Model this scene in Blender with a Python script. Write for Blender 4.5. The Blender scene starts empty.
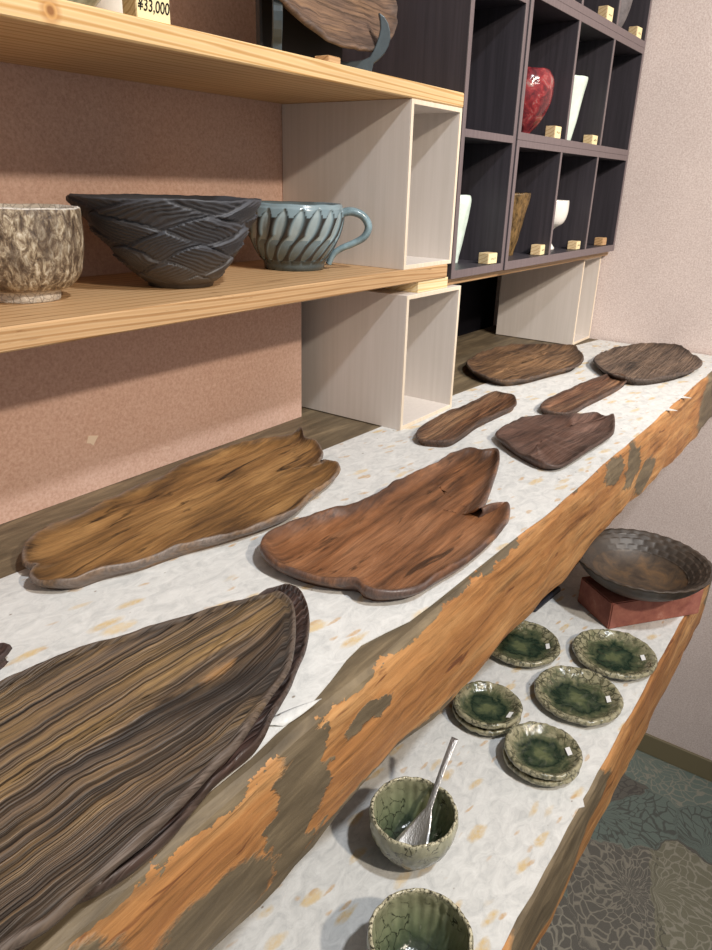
import bpy, bmesh, math, random
from mathutils import Matrix, Vector, noise
R = math.radians
scn = bpy.context.scene
col = scn.collection

# ------------------------------------------------------------------ camera
CAM_Z = 1.5275
yaw, pitch, roll = R(35.1), R(22.11), R(-1.65)
fwd = Vector((math.cos(yaw) * math.cos(pitch), math.sin(yaw) * math.cos(pitch), -math.sin(pitch)))
rgt = Vector((math.sin(yaw), -math.cos(yaw), 0))
dwn = fwd.cross(rgt)
r2 = rgt * math.cos(roll) + dwn * math.sin(roll)
d2 = -rgt * math.sin(roll) + dwn * math.cos(roll)
cd = bpy.data.cameras.new('camera')
cd.sensor_fit = 'VERTICAL'
cd.sensor_height = 36
cd.sensor_width = 27
cd.lens = 721.7 / 950 * 36
cd.clip_start = 0.02
cam = bpy.data.objects.new('camera', cd)
col.objects.link(cam)
mw = Matrix((r2, -d2, -fwd)).transposed().to_4x4()
mw.translation = (0, 0, CAM_Z)
cam.matrix_world = mw
scn.camera = cam

# ------------------------------------------------------------------ light
w = bpy.data.worlds.new('room_light')
scn.world = w
w.use_nodes = True
w.node_tree.nodes['Background'].inputs[0].default_value = (1.0, 0.975, 0.955, 1)
w.node_tree.nodes['Background'].inputs[1].default_value = 0.27
def lamp(name, loc, watts, colour, radius, aim, cone):
    l = bpy.data.lights.new(name, 'SPOT')
    l.spot_size = R(cone)
    l.spot_blend = 0.9
    l.energy = watts
    l.color = colour
    l.shadow_soft_size = radius
    o = bpy.data.objects.new(name, l)
    col.objects.link(o)
    o.location = loc
    o.rotation_euler = (Vector(aim) - Vector(loc)).to_track_quat('-Z', 'Y').to_euler()
lamp('ceiling_lamp', (0.30, -1.20, 2.47), 66, (1.0, 0.87, 0.72), 0.045, (0.75, 0.5, 1.35), 85)
lamp('ceiling_lamp', (0.45, -0.64, 2.85), 62, (0.91, 0.95, 1.0), 0.05, (0.6, 0.4, 1.15), 75)
lamp('ceiling_lamp', (0.95, -1.10, 2.60), 105, (1.0, 0.93, 0.86), 0.05, (1.85, 0.40, 1.55), 62)  # extra spot added by eye to brighten the end wall
vs = scn.view_settings
vs.view_transform = 'Standard'
vs.look = 'None'
vs.gamma = 1
vs.use_curve_mapping = False
vs.exposure = 0.72

# ------------------------------------------------------------------ node helpers
class NT:
    def __init__(s, name):
        m = bpy.data.materials.new(name)
        m.use_nodes = True
        s.m = m
        s.t = m.node_tree
        s.b = s.t.nodes['Principled BSDF']
        s.tc = s.t.nodes.new('ShaderNodeTexCoord')
    def n(s, kind, **kw):
        x = s.t.nodes.new('ShaderNode' + kind)
        for k, v in kw.items():
            setattr(x, k, v)
        return x
    def l(s, a, b):
        s.t.links.new(a, b)
    def put(s, sock, v):
        if hasattr(v, 'links') or hasattr(v, 'is_linked'):
            s.l(v, sock)
        else:
            sock.default_value = v
    def map(s, scale=(1, 1, 1), loc=(0, 0, 0), rot=(0, 0, 0), src=None):
        x = s.n('Mapping')
        s.l(src or s.tc.outputs['Object'], x.inputs[0])
        x.inputs[1].default_value = loc
        x.inputs[2].default_value = rot
        x.inputs[3].default_value = scale
        return x.outputs[0]
    def noise(s, vec, scale=1.0, detail=6, rough=0.55, dist=0.0):
        x = s.n('TexNoise')
        s.l(vec, x.inputs['Vector'])
        x.inputs['Scale'].default_value = scale
        x.inputs['Detail'].default_value = detail
        x.inputs['Roughness'].default_value = rough
        x.inputs['Distortion'].default_value = dist
        return x
    def vor(s, vec, scale, feature='F1', rand=1.0):
        x = s.n('TexVoronoi', feature=feature)
        s.l(vec, x.inputs['Vector'])
        x.inputs['Scale'].default_value = scale
        x.inputs['Randomness'].default_value = rand
        return x
    def ramp(s, fac, stops, interp='LINEAR'):
        x = s.n('ValToRGB')
        x.color_ramp.interpolation = interp
        e = x.color_ramp.elements
        while len(e) < len(stops):
            e.new(0.5)
        for i, (p, c) in enumerate(stops):
            e[i].position = p
            if not hasattr(c, '__len__'):
                c = (c, c, c)
            e[i].color = (c[0], c[1], c[2], 1)
        s.l(fac, x.inputs[0])
        return x.outputs[0]
    def mix(s, fac, a, b, mode='MIX'):
        x = s.n('Mix', data_type='RGBA', blend_type=mode)
        s.put(x.inputs[0], fac)
        for sock, v in ((x.inputs[6], a), (x.inputs[7], b)):
            if isinstance(v, tuple) and len(v) == 3:
                v = v + (1,)
            s.put(sock, v)
        return x.outputs[2]
    def math(s, op, a, b=0.0, clamp=False):
        x = s.n('Math', operation=op, use_clamp=clamp)
        s.put(x.inputs[0], a)
        s.put(x.inputs[1], b)
        return x.outputs[0]
    def vadd(s, a, b, k):
        x = s.n('VectorMath', operation='MULTIPLY_ADD')
        s.l(b, x.inputs[0])
        x.inputs[1].default_value = (k, k, k) if not hasattr(k, '__len__') else k
        s.l(a, x.inputs[2])
        return x.outputs[0]
    def ball(s, vec, centre, radii, soft=0.35):
        """1 inside an ellipsoid at centre, 0 outside"""
        a = s.n('VectorMath', operation='SUBTRACT')
        s.l(vec, a.inputs[0]); a.inputs[1].default_value = centre
        b = s.n('VectorMath', operation='MULTIPLY')
        s.l(a.outputs[0], b.inputs[0]); b.inputs[1].default_value = tuple(1.0 / r for r in radii)
        c = s.n('VectorMath', operation='LENGTH')
        s.l(b.outputs[0], c.inputs[0])
        mr = s.n('MapRange')
        s.l(c.outputs['Value'], mr.inputs[0])
        mr.inputs[1].default_value = 1 - soft; mr.inputs[2].default_value = 1 + soft
        mr.inputs[3].default_value = 1; mr.inputs[4].default_value = 0
        return mr.outputs[0]
    def attr(s, name):
        x = s.n('Attribute', attribute_name=name)
        return x.outputs['Fac']
    def bump(s, height, strength=0.3, dist=0.002):
        x = s.n('Bump')
        x.inputs['Strength'].default_value = strength
        x.inputs['Distance'].default_value = dist
        s.l(height, x.inputs['Height'])
        if s.b.inputs['Normal'].links:
            s.l(s.b.inputs['Normal'].links[0].from_socket, x.inputs['Normal'])
        s.l(x.outputs[0], s.b.inputs['Normal'])
    def done(s, colour, rough=0.6, spec=0.4, metal=0.0):
        if isinstance(colour, tuple):
            colour = colour + (1,) if len(colour) == 3 else colour
        s.put(s.b.inputs['Base Color'], colour)
        s.put(s.b.inputs['Roughness'], rough)
        s.b.inputs['Specular IOR Level'].default_value = spec
        s.b.inputs['Metallic'].default_value = metal
        return s.m

def hexc(h):
    v = [int(h[i:i + 2], 16) / 255 for i in (0, 2, 4)]
    return tuple(c / 12.92 if c < 0.04045 else ((c + 0.055) / 1.055) ** 2.4 for c in v)

# ------------------------------------------------------------------ materials
def m_tray(name, light, mid, dark, rim, seed=0, ribs=0.0, streak=0.5, rough=0.5, grainy=1.0, knot=None, soft=0.9, ends=None):
    t = NT(name)
    off = (seed * 1.7, seed * 3.1, seed * 0.7)
    base = t.map()
    if knot:
        # grain swerves round the knot
        kn = t.ball(base, (knot[0], knot[1], 0.02), (0.06, 0.022, 0.5), 0.9)
        cc = t.n('CombineXYZ'); t.l(kn, cc.inputs[1])
        base = t.vadd(base, cc.outputs[0], (0, 0.016, 0))
    lowf = t.noise(t.map((5, 7, 7), off, src=base), 1, 2, 0.5)
    base = t.vadd(base, lowf.outputs['Color'], (0.0, 0.022, 0.0))
    broad = t.noise(t.map((6, 34, 20), off, src=base), 1, 5, 0.6, 0.4)
    fine = t.noise(t.map((9, 260 * grainy, 60), off, src=base), 1, 6, 0.65, 0.3)
    hair = t.noise(t.map((30, 700, 200), off, src=base), 1, 3, 0.6)
    c = t.ramp(broad.outputs[0], [(0.32, dark), (0.47, mid), (0.66, light)])
    c = t.mix(soft, c, t.ramp(fine.outputs[0], [(0.36, 0.28), (0.47, 0.80), (0.56, 1.05), (0.68, 1.35)]), 'MULTIPLY')
    c = t.mix(0.5, c, t.ramp(hair.outputs[0], [(0.35, 0.6), (0.65, 1.25)]), 'MULTIPLY')
    cr = t.noise(t.map((8, 55, 40), (off[1], off[0], 3), src=base), 1, 5, 0.6, 1.2)
    cm = t.math('MULTIPLY', t.ramp(cr.outputs[0], [(0.33, 1.0), (0.41, 0.0)]), streak)
    c = t.mix(cm, c, tuple(x * 0.22 for x in dark))
    if ribs:
        rb = t.noise(t.map((2.6, 290, 20), off, src=base), 1, 2.5, 0.6, 0.25)
        c = t.mix(ribs, c, t.ramp(rb.outputs[0], [(0.40, 0.20), (0.475, 0.75), (0.54, 1.15), (0.62, 1.3)]), 'MULTIPLY')
        t.bump(t.ramp(rb.outputs[0], [(0.38, 0.0), (0.56, 1.0)]), 0.8, 0.0015)
    if knot:
        kd = t.noise(t.map((25, 60, 20)), 1, 5, 0.7)
        kv = t.vadd(t.map(), kd.outputs['Color'], (0.05, 0.022, 0))
        c = t.mix(t.math('MULTIPLY', t.ball(kv, (knot[0] + .025, knot[1] + .011, 0.02), (0.052, 0.0085, 0.5), 0.5), 0.95), c, tuple(x * 0.25 for x in dark))
        c = t.mix(t.math('MULTIPLY', t.ball(kv, (knot[0] - .022, knot[1] + .028, 0.02), (0.05, 0.005, 0.5), 0.5), 0.85), c, tuple(x * 0.25 for x in dark))
        c = t.mix(t.math('MULTIPLY', t.ball(kv, (knot[0] + .030, knot[1] + .029, 0.02), (0.012, 0.004, 0.5), 0.5), 0.5), c, hexc('b98a55'))
    if ends:
        # scorched ends
        ev = t.vadd(t.map(), cr.outputs['Color'], (0.09, 0.0, 0.0))
        b_ = t.ball(ev, (0.045 + ends[0], 0, 0), (ends[1] * .93, 5, 5), 0.12)
        c = t.mix(t.math('MULTIPLY', t.math('SUBTRACT', 1.0, b_), t.ramp(fine.outputs[0], [(0.38, 0.95), (0.6, 0.45)])), c, tuple(x * 0.3 for x in dark))
    rf = t.attr('rim')
    rn = t.noise(t.map((26, 40, 40), off), 1, 5, 0.6)
    e = t.math('MULTIPLY', rf, t.ramp(rn.outputs[0], [(0.34, 0.25), (0.55, 1.0)]))
    rc = t.mix(t.ramp(hair.outputs[0], [(0.3, 0.0), (0.7, 1.0)]), tuple(x * .75 for x in rim), tuple(min(1, x * 1.5) for x in rim))
    rc = t.mix(t.ramp(rf, [(0.6, 0.0), (0.9, 1.0)]), tuple(x * .38 for x in dark), rc)
    c = t.mix(e, c, rc)
    t.bump(fine.outputs[0], 0.5, 0.0015)
    t.bump(broad.outputs[0], 0.3, 0.003)
    rg = t.ramp(fine.outputs[0], [(0.35, min(1, rough + .2)), (0.65, rough - .06)])
    return t.done(c, rg, 0.45)

def m_pine(name, c0, c1, c2, knots=(), axis='x', dark_edge=0.0):
    t = NT(name)
    sc = (2.2, 34, 60)
    n1 = t.noise(t.map(sc), 1, 3, 0.5, 0.3)
    wv = t.n('TexWave', wave_type='BANDS', bands_direction='DIAGONAL')
    t.l(t.vadd(t.map((0.04, 1, 2.2)), n1.outputs['Color'], 0.012), wv.inputs[0])
    wv.inputs['Scale'].default_value = 42
    wv.inputs['Distortion'].default_value = 1.5
    wv.inputs['Detail'].default_value = 2
    c = t.ramp(wv.outputs[0], [(0.1, c0), (0.55, c1), (0.95, c2)])
    n2 = t.noise(t.map((9, 300, 300)), 1, 4, 0.6)
    c = t.mix(0.3, c, t.ramp(n2.outputs[0], [(0.35, 0.7), (0.6, 1.1)]), 'MULTIPLY')
    for (k, r) in knots:
        wob = t.vadd(t.map(), n1.outputs['Color'], 0.004)
        c = t.mix(t.math('MULTIPLY', t.ball(wob, k, (r, 0.5, r), 0.25), 0.55), c, hexc('a9713c'))
        c = t.mix(t.math('MULTIPLY', t.ball(wob, k, (r * .62, 0.5, r * .62), 0.2), 0.8), c, hexc('d8a768'))
        c = t.mix(t.math('MULTIPLY', t.ball(wob, k, (r * .42, 0.5, r * .42), 0.4), 0.85), c, hexc('80502a'))
    if dark_edge:
        n3 = t.noise(t.map((12, 90, 260)), 1, 5, 0.7, 0.5)
        c = t.mix(t.ramp(n3.outputs[0], [(0.62, 0.0), (0.69, dark_edge)]), c, hexc('6d4522'))
    t.bump(n2.outputs[0], 0.15, 0.001)
    return t.done(c, 0.5, 0.35)

def m_paper():
    t = NT('washi_paper')
    v = t.map((1, 1.6, 0.0), rot=(0, 0, 0.3))
    d = t.noise(v, 9, 4, 0.6)
    vd = t.vadd(v, d.outputs['Color'], 0.05)
    c = t.ramp(t.noise(v, 45, 8, 0.7, 1.0).outputs[0], [(0.3, hexc('bbbcba')), (0.5, hexc('d0d0cd')), (0.7, hexc('dfdfdc'))])
    for i, (sc, th, cl) in enumerate(((15, 0.27, 'cdb382'), (26, 0.22, 'c2a27a'), (9, 0.17, 'd6c19a'))):
        vv = t.map((1, 1.9, 0), loc=(i * 3.3, i * 1.7, 0), rot=(0, 0, 0.5 + i), src=vd)
        vo = t.vor(vv, sc)
        on = t.ramp(vo.outputs['Distance'], [(th * 0.6, 1.0), (th, 0.0)])
        sel = t.n('SeparateColor'); t.l(vo.outputs['Color'], sel.inputs[0])
        k = t.math('GREATER_THAN', sel.outputs[0], 0.28)
        br = t.ramp(t.noise(v, 120, 4, 0.7).outputs[0], [(0.35, 0.35), (0.6, 0.9)])
        c = t.mix(t.math('MULTIPLY', t.math('MULTIPLY', on, k), br), c, hexc(cl))
    sp = t.vor(v, 60)
    s2 = t.n('SeparateColor'); t.l(sp.outputs['Color'], s2.inputs[0])
    on = t.math('MULTIPLY', t.ramp(sp.outputs['Distance'], [(0.08, 1.0), (0.13, 0.0)]), t.math('GREATER_THAN', s2.outputs[1], 0.9))
    c = t.mix(t.math('MULTIPLY', on, 0.7), c, hexc('6f5b44'))
    t.bump(t.noise(v, 70, 6, 0.7, 1.5).outputs[0], 0.35, 0.0015)
    return t.done(c, 0.85, 0.2)

def m_edge(name, patches, zt, thick, extra=0.0):
    """old plank: bare orange wood on its edge, weathered grey-brown skin left in patches and on the top"""
    t = NT(name)
    n1 = t.noise(t.map((4, 30, 30)), 1, 5, 0.6, 0.8)
    n2 = t.noise(t.map((10, 140, 140)), 1, 6, 0.7, 0.4)
    wood = t.ramp(n1.outputs[0], [(0.28, hexc('7d5130')), (0.48, hexc('a67445')), (0.72, hexc('c09361'))])
    wood = t.mix(0.8, wood, t.ramp(n2.outputs[0], [(0.34, 0.42), (0.48, 0.92), (0.66, 1.3)]), 'MULTIPLY')
    n3 = t.noise(t.map((16, 60, 90), (3, 1, 2)), 1, 3, 0.5, 0.6)
    wood = t.mix(t.ramp(n3.outputs[0], [(0.66, 0.0), (0.71, 0.75)]), wood, hexc('5d3320'))
    sk = t.noise(t.map((8, 50, 50), (1, 5, 2)), 1, 6, 0.65, 0.6)
    skin = t.ramp(sk.outputs[0], [(0.3, hexc('4c4233')), (0.5, hexc('6a5d49')), (0.7, hexc('8a7a60'))])
    d = t.noise(t.map((22, 22, 45)), 1, 5, 0.65)
    dd = t.n('VectorMath', operation='SUBTRACT'); t.l(d.outputs['Color'], dd.inputs[0]); dd.inputs[1].default_value = (.5, .5, .5)
    v = t.vadd(t.map(), dd.outputs[0], (0.09, 0.0, 0.035))
    mk = None
    for (cx, cz, rx, rz) in patches:
        b = t.ball(v, (cx, 0.2, cz), (rx, 5, rz), 0.06)
        mk = b if mk is None else t.math('MAXIMUM', mk, b)
    sep = t.n('SeparateXYZ'); t.l(v, sep.inputs[0])
    top = t.math('GREATER_THAN', t.math('SUBTRACT', sep.outputs[2], t.math('MULTIPLY', sep.outputs[0], 0.012)), zt - 0.012 * 0.45)
    top = t.math('MAXIMUM', top, t.math('GREATER_THAN', sep.outputs[1], 0.40))
    mk = top if mk is None else t.math('MAXIMUM', mk, top)
    c = t.mix(mk, wood, skin)
    t.bump(n2.outputs[0], 0.4, 0.002)
    t.bump(mk, 0.5, 0.002)
    return t.done(c, 0.55, 0.35)

def m_fabric(name, a, b, scale=900, bump=0.25):
    t = NT(name)
    n = t.noise(t.map((1, 1, 1)), scale * 0.35, 3, 0.7)
    n2 = t.noise(t.map((1, 1, 1)), 6, 2, 0.5)
    c = t.ramp(n.outputs[0], [(0.35, a), (0.65, b)])
    c = t.mix(0.12, c, t.ramp(n2.outputs[0], [(0.3, 0.6), (0.7, 1.2)]), 'MULTIPLY')
    t.bump(n.outputs[0], bump, 0.002)
    return t.done(c, 0.9, 0.15)

def m_board():
    t = NT('pink_fibreboard')
    n = t.noise(t.map((1, 1, 1)), 260, 4, 0.75)
    n2 = t.noise(t.map((1, 1, 1)), 5, 3, 0.5)
    fl = t.noise(t.map((60, 60, 160), rot=(0, 0.6, 0)), 1, 3, 0.6, 1.0)
    c = t.ramp(n.outputs[0], [(0.3, hexc('b4917f')), (0.5, hexc('cba997')), (0.7, hexc('dabdac'))])
    c = t.mix(0.25, c, t.ramp(n2.outputs[0], [(0.35, hexc('c59c86')), (0.65, hexc('d3b3a4'))]))
    c = t.mix(t.ramp(fl.outputs[0], [(0.64, 0.0), (0.7, 0.35)]), c, hexc('e3c8b4'))
    sp = t.vor(t.map(), 55)
    s2 = t.n('SeparateColor'); t.l(sp.outputs['Color'], s2.inputs[0])
    on = t.math('MULTIPLY', t.ramp(sp.outputs['Distance'], [(0.05, 1.0), (0.08, 0.0)]), t.math('GREATER_THAN', s2.outputs[1], 0.88))
    c = t.mix(t.math('MULTIPLY', on, 0.6), c, hexc('5d4236'))
    t.bump(n.outputs[0], 0.15, 0.001)
    return t.done(c, 0.75, 0.2)

def m_laminate(name, a, b, rough=0.5):
    t = NT(name)
    n = t.noise(t.map((150, 150, 5)), 1, 5, 0.6)
    c = t.ramp(n.outputs[0], [(0.35, a), (0.65, b)])
    t.bump(n.outputs[0], 0.08, 0.001)
    return t.done(c, rough, 0.4)

def m_green(name, r0, seed=0):
    """green ash glaze: dark pool in the middle, pale crackled rim; radius r0 in metres"""
    t = NT(name)
    off = (seed, seed * 2.0, seed * 0.5)
    n = t.noise(t.map((1, 1, 1), off), 60, 5, 0.6, 0.6)
    sep = t.n('SeparateXYZ'); t.l(t.tc.outputs['Object'], sep.inputs[0])
    rr = t.math('SQRT', t.math('ADD', t.math('MULTIPLY', sep.outputs[0], sep.outputs[0]), t.math('MULTIPLY', sep.outputs[1], sep.outputs[1])))
    rr = t.math('DIVIDE', rr, r0)
    rr = t.math('ADD', rr, t.math('MULTIPLY', t.math('SUBTRACT', n.outputs[0], 0.5), 0.9))
    c = t.ramp(rr, [(0.08, hexc('5d6447')), (0.24, hexc('3f4a38')), (0.45, hexc('1d2d24')), (0.64, hexc('565c44')), (0.80, hexc('8f8a6e')), (1.0, hexc('9f997f'))])
    ck = t.vor(t.vadd(t.map((1, 1, 1), off), n.outputs['Color'], 0.012), 85, 'DISTANCE_TO_EDGE')
    n4 = t.noise(t.map((1, 1, 1), off), 28, 3, 0.6)
    lines = t.math('MULTIPLY', t.ramp(ck.outputs['Distance'], [(0.02, 1.0), (0.09, 0.0)]), t.ramp(n4.outputs[0], [(0.40, 0.0), (0.55, 0.85)]))
    lines = t.math('MULTIPLY', lines, t.ramp(rr, [(0.55, 0.0), (0.75, 1.0)]))
    c = t.mix(lines, c, hexc('2b2c22'))
    n5 = t.noise(t.map((1, 1, 1), off), 120, 3, 0.6)
    c = t.mix(t.math('MULTIPLY', t.ramp(n5.outputs[0], [(0.52, 0.0), (0.60, 0.8)]), t.ramp(rr, [(0.6, 0.0), (0.8, 1.0)])), c, hexc('4a4a38'))
    t.bump(n.outputs[0], 0.5, 0.003)
    return t.done(c, 0.14, 0.5)

def m_greenbowl():
    t = NT('green_bowl_glaze')
    n = t.noise(t.map((1, 1, 1)), 55, 5, 0.6, 0.6)
    sep = t.n('SeparateXYZ'); t.l(t.tc.outputs['Object'], sep.inputs[0])
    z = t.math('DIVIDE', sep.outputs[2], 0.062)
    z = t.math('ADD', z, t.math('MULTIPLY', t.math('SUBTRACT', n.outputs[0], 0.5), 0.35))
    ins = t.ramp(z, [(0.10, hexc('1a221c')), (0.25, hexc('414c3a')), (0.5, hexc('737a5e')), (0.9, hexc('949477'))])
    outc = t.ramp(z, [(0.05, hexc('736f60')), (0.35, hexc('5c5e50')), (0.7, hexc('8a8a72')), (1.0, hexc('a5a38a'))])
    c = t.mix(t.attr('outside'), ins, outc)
    fl = t.noise(t.map((70, 70, 8)), 1, 3, 0.6)
    c = t.mix(0.45, c, t.ramp(fl.outputs[0], [(0.35, 0.6), (0.65, 1.25)]), 'MULTIPLY')
    ck = t.vor(t.vadd(t.map(), n.outputs['Color'], 0.02), 70, 'DISTANCE_TO_EDGE')
    n4 = t.noise(t.map(), 40, 3, 0.6)
    lines = t.math('MULTIPLY', t.ramp(ck.outputs['Distance'], [(0.015, 1.0), (0.06, 0.0)]), t.ramp(n4.outputs[0], [(0.48, 0.0), (0.56, 0.9)]))
    c = t.mix(lines, c, hexc('1f2119'))
    rim = t.attr('rim')
    sp = t.noise(t.map(), 320, 3, 0.7)
    c = t.mix(rim, c, t.ramp(sp.outputs[0], [(0.40, hexc('3c392d')), (0.52, hexc('b5ae92')), (0.7, hexc('d6d0b6'))]))
    t.bump(n.outputs[0], 0.4, 0.003)
    return t.done(c, 0.13, 0.5)

def m_floor():
    t = NT('carpet')
    big = t.noise(t.map((1, 1, 0)), 3.0, 3, 0.5, 0.5)
    wp = t.vadd(t.map((1, 1, 0), loc=(0.15, 0.1, 0)), t.noise(t.map((1, 1, 0)), 9, 3, 0.5).outputs['Color'], (0.10, 0.10, 0))
    zone = t.vor(wp, 3.6, 'SMOOTH_F1')
    zone.inputs['Smoothness'].default_value = 0.05
    zc = t.n('SeparateColor'); t.l(zone.outputs['Color'], zc.inputs[0])
    c = t.ramp(zc.outputs[0], [(0.0, hexc('6b7772')), (0.35, hexc('77837b')), (0.5, hexc('706d66')), (0.75, hexc('84816f')), (1.0, hexc('6a6865'))], 'CONSTANT')
    # petals: cells drawn out along rays from each flower centre
    dv = t.n('VectorMath', operation='SUBTRACT'); t.l(wp, dv.inputs[0])
    dv2 = t.n('VectorMath', operation='SCALE'); t.l(zone.outputs['Position'], dv2.inputs[0]); dv2.inputs['Scale'].default_value = 1.0
    t.l(dv2.outputs[0], dv.inputs[1])
    ds = t.n('SeparateXYZ'); t.l(dv.outputs[0], ds.inputs[0])
    ang = t.math('ARCTAN2', ds.outputs[1], ds.outputs[0])
    ln = t.n('VectorMath', operation='LENGTH'); t.l(dv.outputs[0], ln.inputs[0])
    cx = t.n('CombineXYZ'); t.l(t.math('MULTIPLY', ang, 5.5), cx.inputs[0]); t.l(t.math('MULTIPLY', ln.outputs['Value'], 42.0), cx.inputs[1])
    pet = t.vor(cx.outputs[0], 1.0, 'DISTANCE_TO_EDGE', 0.8)
    line = t.ramp(pet.outputs['Distance'], [(0.035, 1.0), (0.08, 0.0)])
    fine = t.noise(t.map(), 420, 2, 0.7)
    lc = t.ramp(zc.outputs[1], [(0.0, hexc('a39d8e')), (0.5, hexc('565350')), (0.8, hexc('aaa596'))], 'CONSTANT')
    c = t.mix(t.math('MULTIPLY', line, 0.7), c, lc)
    c = t.mix(0.3, c, t.ramp(fine.outputs[0], [(0.3, 0.5), (0.7, 1.3)]), 'MULTIPLY')
    t.bump(fine.outputs[0], 0.5, 0.003)
    return t.done(c, 0.95, 0.1)

def m_plain(name, colour, rough=0.5, spec=0.4, metal=0.0, nscale=0, namp=0.3, bump=0.0, stretch=(1, 1, 1)):
    t = NT(name)
    if nscale:
        n = t.noise(t.map(stretch), nscale, 5, 0.65)
        c = t.mix(1.0, colour, t.ramp(n.outputs[0], [(0.3, 1 - namp), (0.7, 1 + namp)]), 'MULTIPLY')
        if bump:
            t.bump(n.outputs[0], bump, 0.003)
        return t.done(c, rough, spec, metal)
    return t.done(colour, rough, spec, metal)

M = {}
M['board'] = m_board()
M['endwall'] = m_fabric('woven_wall_covering', hexc('cdbcb6'), hexc('e8dbd6'))
M['black'] = m_plain('black_backing', hexc('16151a'), 0.8, 0.1)
M['floor'] = m_floor()
M['skirting'] = m_plain('olive_skirting', hexc('7c7258'), 0.5)
M['paper'] = m_paper()
M['table'] = m_edge('table_plank_wood', [(0.312, 1.150, 0.020, 0.06), (0.292, 1.10, 0.024, 0.06), (0.20, 1.080, 0.07, 0.038), (0.05, 1.13, 0.09, 0.05), (0.38, 1.052, 0.16, 0.014), (0.385, 1.135, 0.035, 0.009),
                                         (1.10, 1.13, 0.035, 0.04), (1.20, 1.085, 0.06, 0.032), (1.01, 1.15, 0.04, 0.02), (1.75, 1.10, 0.16, 0.09)], 1.1655, 0.12)
M['table2'] = m_edge('lower_plank_wood', [(0.60, 0.80, 0.14, 0.06), (0.71, 0.815, 0.09, 0.035), (0.5, 0.73, 0.08, 0.04), (1.46, 0.79, 0.04, 0.05)], 0.850, 0.17)
M['pine_up'] = m_pine('yellow_pine', hexc('d8b582'), hexc('ddbf90'), hexc('c2975f'), knots=[((0.381, 0.56, 1.6425), 0.0085)])
M['pine_mid'] = m_pine('rough_pine', hexc('c09a6f'), hexc('c8a67d'), hexc('a98156'), dark_edge=0.7)
M['pine_strip'] = m_pine('pale_pine', hexc('e8d2a4'), hexc('efdcb2'), hexc('d8ba82'))
M['pine_dull'] = m_pine('dull_pine', hexc('8a6238'), hexc('9a6f40'), hexc('74502c'))
M['box'] = m_laminate('whitewashed_panel', hexc('d2cac2'), hexc('d9d1ca'))
M['boxedge'] = m_laminate('pale_panel_edge', hexc('ddccb4'), hexc('e6d8c4'))
M['dark'] = m_laminate('dark_brown_laminate', hexc('343136'), hexc('3f3b41'), 0.45)
M['darkedge'] = m_laminate('dark_edge_band', hexc('64585a'), hexc('706465'), 0.4)

# ------------------------------------------------------------------ mesh helpers
def prop(o, label=None, cat=None, group=None, kind=None):
    if label: o['label'] = label
    if cat: o['category'] = cat
    if group: o['group'] = group
    if kind: o['kind'] = kind
    return o
def mesh(name, verts, faces, mat, parent=None, smooth=False, attrs=None, loc=None):
    me = bpy.data.meshes.new(name)
    me.from_pydata([tuple(v) for v in verts], [], faces)
    if attrs:
        for k, vals in attrs.items():
            a = me.attributes.new(k, 'FLOAT', 'POINT')
            a.data.foreach_set('value', vals)
    bm = bmesh.new(); bm.from_mesh(me)
    bmesh.ops.recalc_face_normals(bm, faces=bm.faces[:])
    bm.to_mesh(me); bm.free()
    if smooth:
        me.polygons.foreach_set('use_smooth', [True] * len(me.polygons))
    me.materials.append(mat)
    o = bpy.data.objects.new(name, me)
    col.objects.link(o)
    if parent: o.parent = parent
    if loc: o.location = loc
    return o
def empty(name, loc, rz=0.0):
    o = bpy.data.objects.new(name, None)
    o.empty_display_size = 0.05
    col.objects.link(o)
    o.location = loc
    o.rotation_euler = (0, 0, rz)
    return o
def box(name, lo, hi, mat, parent=None, bev=0.0008):
    bm = bmesh.new()
    bmesh.ops.create_cube(bm, size=1)
    for v in bm.verts:
        v.co = Vector(((lo[i] + hi[i]) / 2 + v.co[i] * (hi[i] - lo[i]) for i in range(3)))
    if bev:
        bmesh.ops.bevel(bm, geom=bm.edges[:], offset=bev, segments=1, affect='EDGES')
    me = bpy.data.meshes.new(name); bm.to_mesh(me); bm.free()
    me.materials.append(mat)
    o = bpy.data.objects.new(name, me); col.objects.link(o)
    if parent: o.parent = parent
    return o
def lathe(name, prof, mat, parent=None, n=96, disp=None, attrs=None, loc=None):
    """prof: closed run of (r, z) from the underside centre round the outside to the inside centre; disp(i, th, r, z) -> (r, z)"""
    V, F, A = [], [], {k: [] for k in (attrs or {})}
    for i, (r, z) in enumerate(prof):
        for j in range(n):
            th = 2 * math.pi * j / n
            rr, zz = disp(i, th, r, z) if disp else (r, z)
            V.append((rr * math.cos(th), rr * math.sin(th), zz))
            for k, fn in (attrs or {}).items():
                A[k].append(fn(i, th))
    m = len(prof)
    for i in range(m - 1):
        for j in range(n):
            k = (j + 1) % n
            F.append((i * n + j, i * n + k, (i + 1) * n + k, (i + 1) * n + j))
    F.append(tuple(range(n)))
    F.append(tuple((m - 1) * n + j for j in range(n)))
    return mesh(name, V, F, mat, parent, True, A or None, loc)
def smooth_prof(pts, k=4):
    out = []
    for i in range(len(pts) - 1):
        p0 = pts[max(i - 1, 0)]; p1 = pts[i]; p2 = pts[i + 1]; p3 = pts[min(i + 2, len(pts) - 1)]
        for s in range(k):
            t = s / k
            out.append(tuple(0.5 * ((2 * p1[a]) + (-p0[a] + p2[a]) * t + (2 * p0[a] - 5 * p1[a] + 4 * p2[a] - p3[a]) * t * t + (-p0[a] + 3 * p1[a] - 3 * p2[a] + p3[a]) * t ** 3) for a in (0, 1)))
    out.append(pts[-1])
    return out
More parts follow.
